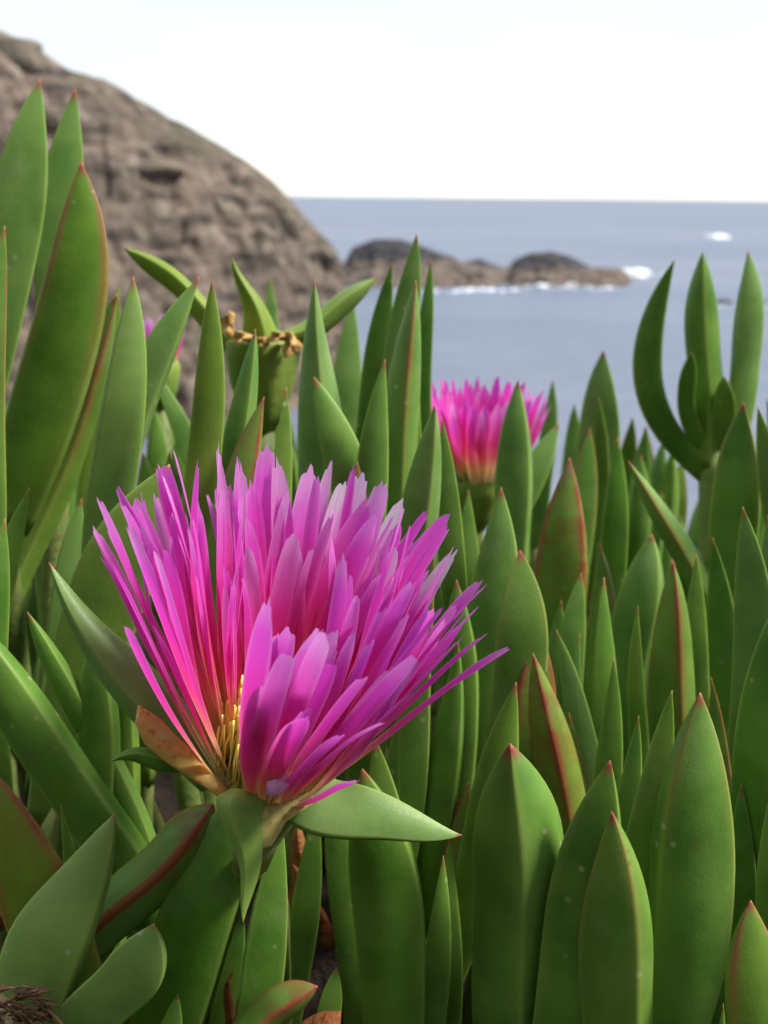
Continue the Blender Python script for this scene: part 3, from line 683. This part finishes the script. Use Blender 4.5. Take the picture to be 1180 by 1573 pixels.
membrane(fl, [(352, 1214), (352, 1240), (380, 1252), (392, 1284), (398, 1308), (418, 1298), (440, 1262), (486, 1232), (478, 1216), (440, 1228), (396, 1226)], [.151, .1475, .146, .145, .144, .145, .147, .150, .152, .151, .151]).data.materials[0] = mat_simple('calyx_skin', (.50, .37, .10), (.42, .38, .14), 150, .5, .0003, (.36, .19, .05), .4)

# --- second flower, half hidden
Y2 = .35
o2 = P(735, 742, Y2); A2 = axes(Vector((.04, -.05, 1)))
f2 = thing('ice_plant_flower', 'smaller half-closed deep pink flower partly hidden behind a grey-green leaf', 'flower', (o2.x, o2.y, ground_z(o2.x, o2.y)))
V, F = lathe(o2, A2, [(.0035, -.016), (.0062, -.010), (.0092, -.003), (.0105, .003), (.008, .004), (.002, .0035)], 24, .05)
mesh_obj('calyx_cup', V, F, M_FRUIT, f2)
g2 = f2.location.z
V, F = tube([o2 - A2[0]*.013, o2 - A2[0]*.025, Vector((o2.x, o2.y, g2-.006))], [.0034, .0034, .004], 10); mesh_obj('stalk', V, F, M_STEM, f2)
stamens(f2, o2 + A2[0]*.003, A2, .008, .015, 60)
for ri, (n, t0, t1, Lp, w, r0) in enumerate([(30, 34, 11, .0345, .0034, .0092), (28, 26, 8, .0355, .0034, .0085), (24, 20, 5, .033, .003, .0078)]):
    for i in range(n):
        az = 2*math.pi*(i + .5*(ri % 2) + random.uniform(-.25, .25))/n
        add_petal(f2, o2, A2, az=az, th0=R(t0), th1=R(t1+random.uniform(-7, 9)), Lp=Lp*random.uniform(.76, .94), w=w*random.uniform(.8, 1.1), r0=r0, z0=.001, nr=10,
                  twist=random.uniform(-.4, .4), blunt=random.uniform(.3, .6), violet=random.uniform(.0, .2), shift=random.uniform(-.35, .1), pale=random.random()**4*.4)
for (tx, ty, bx, by, w, yt) in [(690, 684, 722, 742, 34, Y2-.008), (790, 690, 745, 744, 30, Y2-.006)]:
    add_leaf(f2, P(bx, by, Y2-.006), P(tx, ty, yt), w*m_per_px(o2), name='sepal', yel=.6, bl=.1, red=.2, tip='s', k=0.)

# --- third flower, only a petal or two show through the leaves
Y3 = .37
o3 = P(240, 566, Y3); A3 = axes(Vector((-.1, .05, 1)))
f3 = thing('ice_plant_flower', 'pale pink flower almost wholly hidden behind the hooked leaf', 'flower', (o3.x, o3.y, ground_z(o3.x, o3.y)))
V, F = lathe(o3, A3, [(.003, -.014), (.006, -.008), (.008, .0), (.007, .003), (.002, .003)], 20, .05); mesh_obj('calyx_cup', V, F, M_FRUIT, f3)
V, F = tube([o3 - A3[0]*.012, Vector((o3.x, o3.y, f3.location.z-.006))], [.0032, .004], 10); mesh_obj('stalk', V, F, M_STEM, f3)
for i in range(26):
    add_petal(f3, o3, A3, az=2*math.pi*(i+random.uniform(-.3, .3))/26, th0=R(26), th1=R(random.uniform(4, 16)), Lp=.0175*random.uniform(.8, 1.02), w=.0028, r0=.007, z0=.001, nr=9, pale=.5, shift=.9)

# --- withered flower / young fruit with spreading calyx lobes
Yf = .30
of = P(402, 530, Yf); Af = axes(Vector((.02, -.03, 1)))
fr = thing('ice_plant_fruit', 'green fruit with spreading horn-like lobes and a withered brown rim', 'fruit', (of.x, of.y, ground_z(of.x, of.y)))
V, F = lathe(of, Af, [(.0035, -.024), (.0062, -.018), (.0088, -.010), (.0100, -.002), (.0102, .0015), (.008, .003), (.002, .0022)], 26, .06)
mesh_obj('capsule', V, F, M_FRUIT, fr)
V, F = tube([of - Af[0]*.022, Vector((of.x, of.y, fr.location.z-.006))], [.0034, .0042], 10); mesh_obj('stalk', V, F, M_STEM, fr)
def FL(tx, ty, bx, by, w, dy, **kw):
    t = P(tx, ty, Yf+dy); b = P(bx, by, Yf-.004); add_leaf(fr, b, t, w*m_per_px(of), name='calyx_lobe', **kw)
FL(192, 378, 356, 530, 33, .006, k=.3, yel=1.0, bl=.15, red=.35, bow=.0015)
FL(358, 394, 408, 536, 62, -.004, k=.2, yel=1.0, bl=.1, red=.0, tip='horn')
FL(577, 424, 430, 524, 34, .004, k=-.2, yel=.55, bl=.6, red=.35, tip='p', bow=.002)
def rim_flap(cx, cy, w, h, dy):
    pts = []; n = 9
    for i in range(n):
        a = 2*math.pi*i/n; rr = 1 + .3*math.sin(3*a+cx)
        pts.append((cx + math.cos(a)*w*rr, cy + math.sin(a)*h*rr))
    o = membrane(fr, pts, [Yf + dy + .003*math.sin(i*1.7) for i in range(n)], 'withered_rim'); o.data.materials[0] = M_DRYPALE; return o
M_DRYPALE = mat_simple('withered_rim', (.50, .26, .09), (.62, .46, .16), 260, .7, .0006, (.22, .07, .03))
rim_flap(350, 498, 13, 20, -.009); rim_flap(372, 518, 18, 9, -.011); rim_flap(447, 530, 15, 20, -.010); rim_flap(428, 518, 18, 8, -.011); rim_flap(400, 524, 20, 7, -.012)

# --- the old stem with its leaf pair, bottom left corner
Yb = .152
nb = P(58, 1548, Yb)
os_ = thing('ice_plant_shoot', 'pale thick leaf pair on a woody, papery old stem', 'succulent plant', (nb.x, nb.y, min(ground_z(nb.x, nb.y), nb.z-.012)))
def OL(tx, ty, bx, by, w, yt, yb, **kw):
    t = P(tx, ty, yt); b = P(bx, by, yb); return add_leaf(os_, b, t, w*m_per_px((t+b)/2), **kw)
OL(178, 1250, 44, 1560, 122, .157, .152, k=.62, bl=1.0, yel=.4, red=.2, bow=-.0012, tip='w')
OL(236, 1418, 92, 1592, 88, .148, .150, k=None, bl=.8, yel=.35, red=.12, bow=.0025, tip='b')
pp = [P(96, 1600, .153), P(60, 1568, .152), P(10, 1570, .150), P(-60, 1600, .147), P(-150, 1680, .145)]
V, F = tube(pp, [.0040, .0056, .0056, .0053, .005], 14); mesh_obj('old_stem', V, F, M_BARK, os_)
for i in range(60):
    x0 = random.uniform(-60, 60); y0 = 1530 + random.uniform(-14, 40) + abs(x0-10)*.15
    a = random.uniform(-.5, .9); ln = random.uniform(20, 70)
    q = [P(x0 + math.cos(a)*ln*t, y0 + math.sin(a)*ln*t + 6*math.sin(3*t+i), .1455 - .0012*math.sin(3.1*t)) for t in (0, .33, .66, 1)]
    V, F = tube(q, [.00012, .00034, .0003, .0001], 5); mesh_obj('papery_fibre', V, F, M_FIBRE, os_)

# --- withered leaves lying deep in the mat
DRY = [(1098,1395,1080,1510,34,.178, 'orange dead leaf hanging beside the tall broad crimson-pointed leaf'), (458,1262,450,1330,30,.196, 'dark red dead leaf under the open flower'), (446,1330,470,1385,28,.192, None), (380,1505,372,1600,36,.165,'small red dead leaf beside the stubby red-tipped leaf'),
       (362,1490,360,1540,16,.172,None), (60,1310,30,1360,40,.175,None), (716,1215,700,1270,30,.20,None), (200,1540,215,1590,50,.165,None), (520,1550,470,1610,60,.160,'tan dead leaf lying under the stubby red-tipped leaf')]
for (tx, ty, bx, by, w, y, lab) in DRY:
    t = P(tx, ty, y); b = P(bx, by, y); d = (b-t).normalized(); b = b + d*.012
    V, F, LF = leaf_geo(b, t, w*m_per_px(t), bow=random.uniform(-.002, .002), k=random.choice([-.3, .3]), rnd=random.random(), nring=14, twist=1.2)
    o = mesh_obj('dead_leaf', V, F, M_DRY, None)
    tag(o, lab or 'shrivelled dark red dead leaf caught deep between the stems', 'dead leaf', 'dead leaves in the mat')

# ------------------------------------------------------------------ sea, headland, rocks
SEA_Z = -12.0
V = []; F = []
rad = [0, 20, 60, 120, 250, 600, 1500, 5000, 15000, 60000]
seg = 72
for r_ in rad[1:]:
    for k in range(seg): a = 2*math.pi*k/seg; V.append((math.cos(a)*r_, math.sin(a)*r_, SEA_Z))
V.append((0, 0, SEA_Z)); ci = len(V)-1
for i in range(len(rad)-2):
    for k in range(seg): F.append((i*seg+k, i*seg+(k+1) % seg, (i+1)*seg+(k+1) % seg, (i+1)*seg+k))
for k in range(seg): F.append((ci, k, (k+1) % seg))
o = mesh_obj('sea', V, F, M_SEA, smooth=False); o['kind'] = 'structure'

def rock_mass(name, sil, Dfun, fdepth, bdepth, x0, x1, step, nv, amp, sc, mat, foot=SEA_Z-1.2, seed=0., pw=1.5):
    """a rock body: ridge line at its own distance, a cliff face towards the viewer, a back slope; all displaced by rock noise"""
    cols_ = []; px = x0
    while px <= x1: cols_.append(px); px += step
    V = []; F = []; N = nv*2+1
    for px in cols_:
        D = Dfun(px); top = P(px, interp(sil, px), D); fd = fdepth(px); bd = bdepth(px)
        lean = Vector((top.x/D, 1, 0)).normalized()
        for j in range(N):
            u = (j-nv)/nv                      # -1 front foot, 0 ridge, 1 back foot
            dd = fd if u < 0 else bd; au = abs(u)
            out = dd*(au**.8); h = top.z + (foot-top.z)*(au**pw)
            p = top + lean*(out if u > 0 else -out); p.z = h
            q = Vector((p.x, p.y, p.z))*sc + Vector((seed, seed*2, 0))
            strata = Vector((q.x*.9 + q.z*.9, q.y*.6, q.z*1.5 - q.x*.8))
            d1 = noise.fractal(q*.28, 1.0, 2.0, 3); d2 = noise.ridged_multi_fractal(strata*.55, 1.0, 2.1, 4, 1.0, 2.0) - 1.0
            vd = noise.voronoi(q*.85)[0]; d3 = min(.5, vd[1]-vd[0]) - .2
            d4 = noise.fractal(q*3.1, .9, 2.0, 3)
            fade = min(1, au*5 + .15)
            disp = amp*(1.0*d1 + .30*d2 + .95*d3 + .14*d4)*fade
            nrm = Vector((-lean.x*.75, -lean.y*.75, .65)) if u <= 0 else Vector((lean.x*.6, lean.y*.6, .8))
            V.append(p + nrm*disp)
    for i in range(len(cols_)-1):
        for j in range(N-1): F.append((i*N+j, i*N+j+1, (i+1)*N+j+1, (i+1)*N+j))
    F.append(tuple(range(N))); F.append(tuple((len(cols_)-1)*N + j for j in range(N-1, -1, -1)))
    return mesh_obj(name, V, F, mat)
SIL = [(-900, -260), (-500, -150), (-200, -30), (0, 45), (55, 72), (110, 108), (160, 120), (215, 155), (270, 186), (330, 216), (380, 246), (420, 276), (450, 310), (480, 346), (508, 374), (522, 394), (528, 412), (530, 440), (535, 520), (545, 640)]
hl = rock_mass('headland', SIL, lambda x: 48 + (x+900)/1445*26, lambda x: 13 if x < 300 else 13 - (x-300)/245*9, lambda x: 16, -700, 545, 3.2, 80, 1.15, .52, M_ROCK, pw=1.25)
hl['kind'] = 'structure'
def boulder(px, py, D, w, h, seed, parent=None, mat=None):
    c = P(px, py, D); s = m_per_px(c); V = []; F = []; nu, nv = 20, 12
    for j in range(nv+1):
        ph = math.pi*j/nv
        for i in range(nu):
            a = 2*math.pi*i/nu; d = Vector((math.cos(a)*math.sin(ph), math.sin(a)*math.sin(ph), math.cos(ph)))
            f = 1 + .28*noise.fractal(d*1.6 + Vector((seed, seed, 0)), 1.0, 2.0, 4)
            V.append(c + Vector((d.x*w*s/2, d.y*w*s*.45, d.z*h*s/2))*f)
    for j in range(nv):
        for i in range(nu): F.append((j*nu+i, j*nu+(i+1) % nu, (j+1)*nu+(i+1) % nu, (j+1)*nu+i))
    return mesh_obj('boulder', V, F, mat or M_BOULDER, parent)
def headD(px, back=4.5): return 48 + (px+900)/1445*26 - back
for i, (px, py, w, h, bk) in enumerate([(22, 95, 110, 66, .8), (128, 155, 60, 48, 1.0), (338, 338, 66, 60, 4.2), (215, 262, 130, 30, 3), (430, 350, 64, 80, 2.0), (492, 396, 50, 44, 1.0), (60, 185, 90, 50, 3)]):
    boulder(px, py, headD(px, bk), w, h, i*3.1, hl)
def tagrock(o, lab): return tag(o, lab, 'rock')
SA = [(470, 470), (484, 440), (500, 420), (528, 404), (543, 380), (575, 367), (618, 368), (655, 380), (685, 392), (712, 404), (738, 408), (760, 425), (772, 455)]
SB = [(668, 460), (690, 420), (715, 402), (740, 398), (765, 409), (782, 412), (790, 398), (815, 389), (850, 387), (882, 398), (912, 411), (955, 412), (968, 424), (975, 450)]
ia = rock_mass('rock_islet', SA, lambda x: 168, lambda x: 13, lambda x: 10, 470, 772, 2.5, 30, 1.0, .9, M_ISLET, seed=11., pw=1.1)
tagrock(ia, 'low brown rock islet with a broad dark cap, next to the headland foot')
ib = rock_mass('rock_islet', SB, lambda x: 172, lambda x: 13, lambda x: 10, 668, 975, 2.5, 30, .9, .9, M_ISLET2, seed=23., pw=1.1)
tagrock(ib, 'low brown rock islet with a dark rounded hump and surf along its seaward point')
def on_sea(px, py):
    r_ = ray(px, py); return CAM + r_*((SEA_Z - CAM.z)/r_.z)
def skerry(px, py, w, h, lab, seed):
    c = on_sea(px, py); o = boulder(px, py, c.y, w, h, seed, None, M_REEF); o.name = 'sea_rock'; o.data.name = 'sea_rock'; tagrock(o, lab)
skerry(1112, 466, 26, 12, 'small dark rock awash in the open water behind the curved leaves', 4)
skerry(1166, 464, 22, 9, 'smaller dark rock awash beyond the tallest leaf', 9)
def foam(pxs, lab=None):
    """low broken ridge of surf lying on the water"""
    parts = []
    for (px, py, w, h) in pxs:
        c = on_sea(px, py); s = m_per_px(c)
        n = max(6, int(w/2.2))
        for i in range(n):
            cc = c + Vector((random.uniform(-.5, .5)*w*s, random.uniform(-2.5, 2.5), 0)); rr = random.uniform(.12, 1.0)**1.4*h*s*.6
            V = []; F = []; nu, nv = 9, 5
            for j in range(nv+1):
                ph = math.pi*j/nv
                for k in range(nu):
                    a = 2*math.pi*k/nu; d = Vector((math.cos(a)*math.sin(ph), math.sin(a)*math.sin(ph), math.cos(ph)))
                    f = 1 + .5*noise.noise(d*1.9 + Vector((px+i, py, i)))
                    V.append(cc + Vector((d.x*rr*2.4, d.y*rr*2.0, d.z*rr))*f)
            for j in range(nv):
                for k in range(nu): F.append((j*nu+k, j*nu+(k+1) % nu, (j+1)*nu+(k+1) % nu, (j+1)*nu+k))
            parts.append((V, F))
    V, F = merge(parts); o = mesh_obj('surf_foam', V, F, M_FOAM); o['kind'] = 'stuff'
    tag(o, lab, 'foam'); return o
foam([(690, 447, 70, 4), (760, 446, 90, 4), (850, 438, 60, 9), (905, 430, 66, 11), (945, 424, 70, 9), (972, 417, 30, 8), (880, 442, 150, 3), (930, 436, 70, 4), (1000, 421, 50, 3), (620, 447, 60, 3)], 'white surf breaking along the foot of the two rock islets')
foam([(1103, 366, 22, 11)], 'single white wave crest breaking in the open sea')
foam([(1118, 472, 34, 3), (1160, 470, 26, 3)], 'thin line of foam round the small dark rocks')
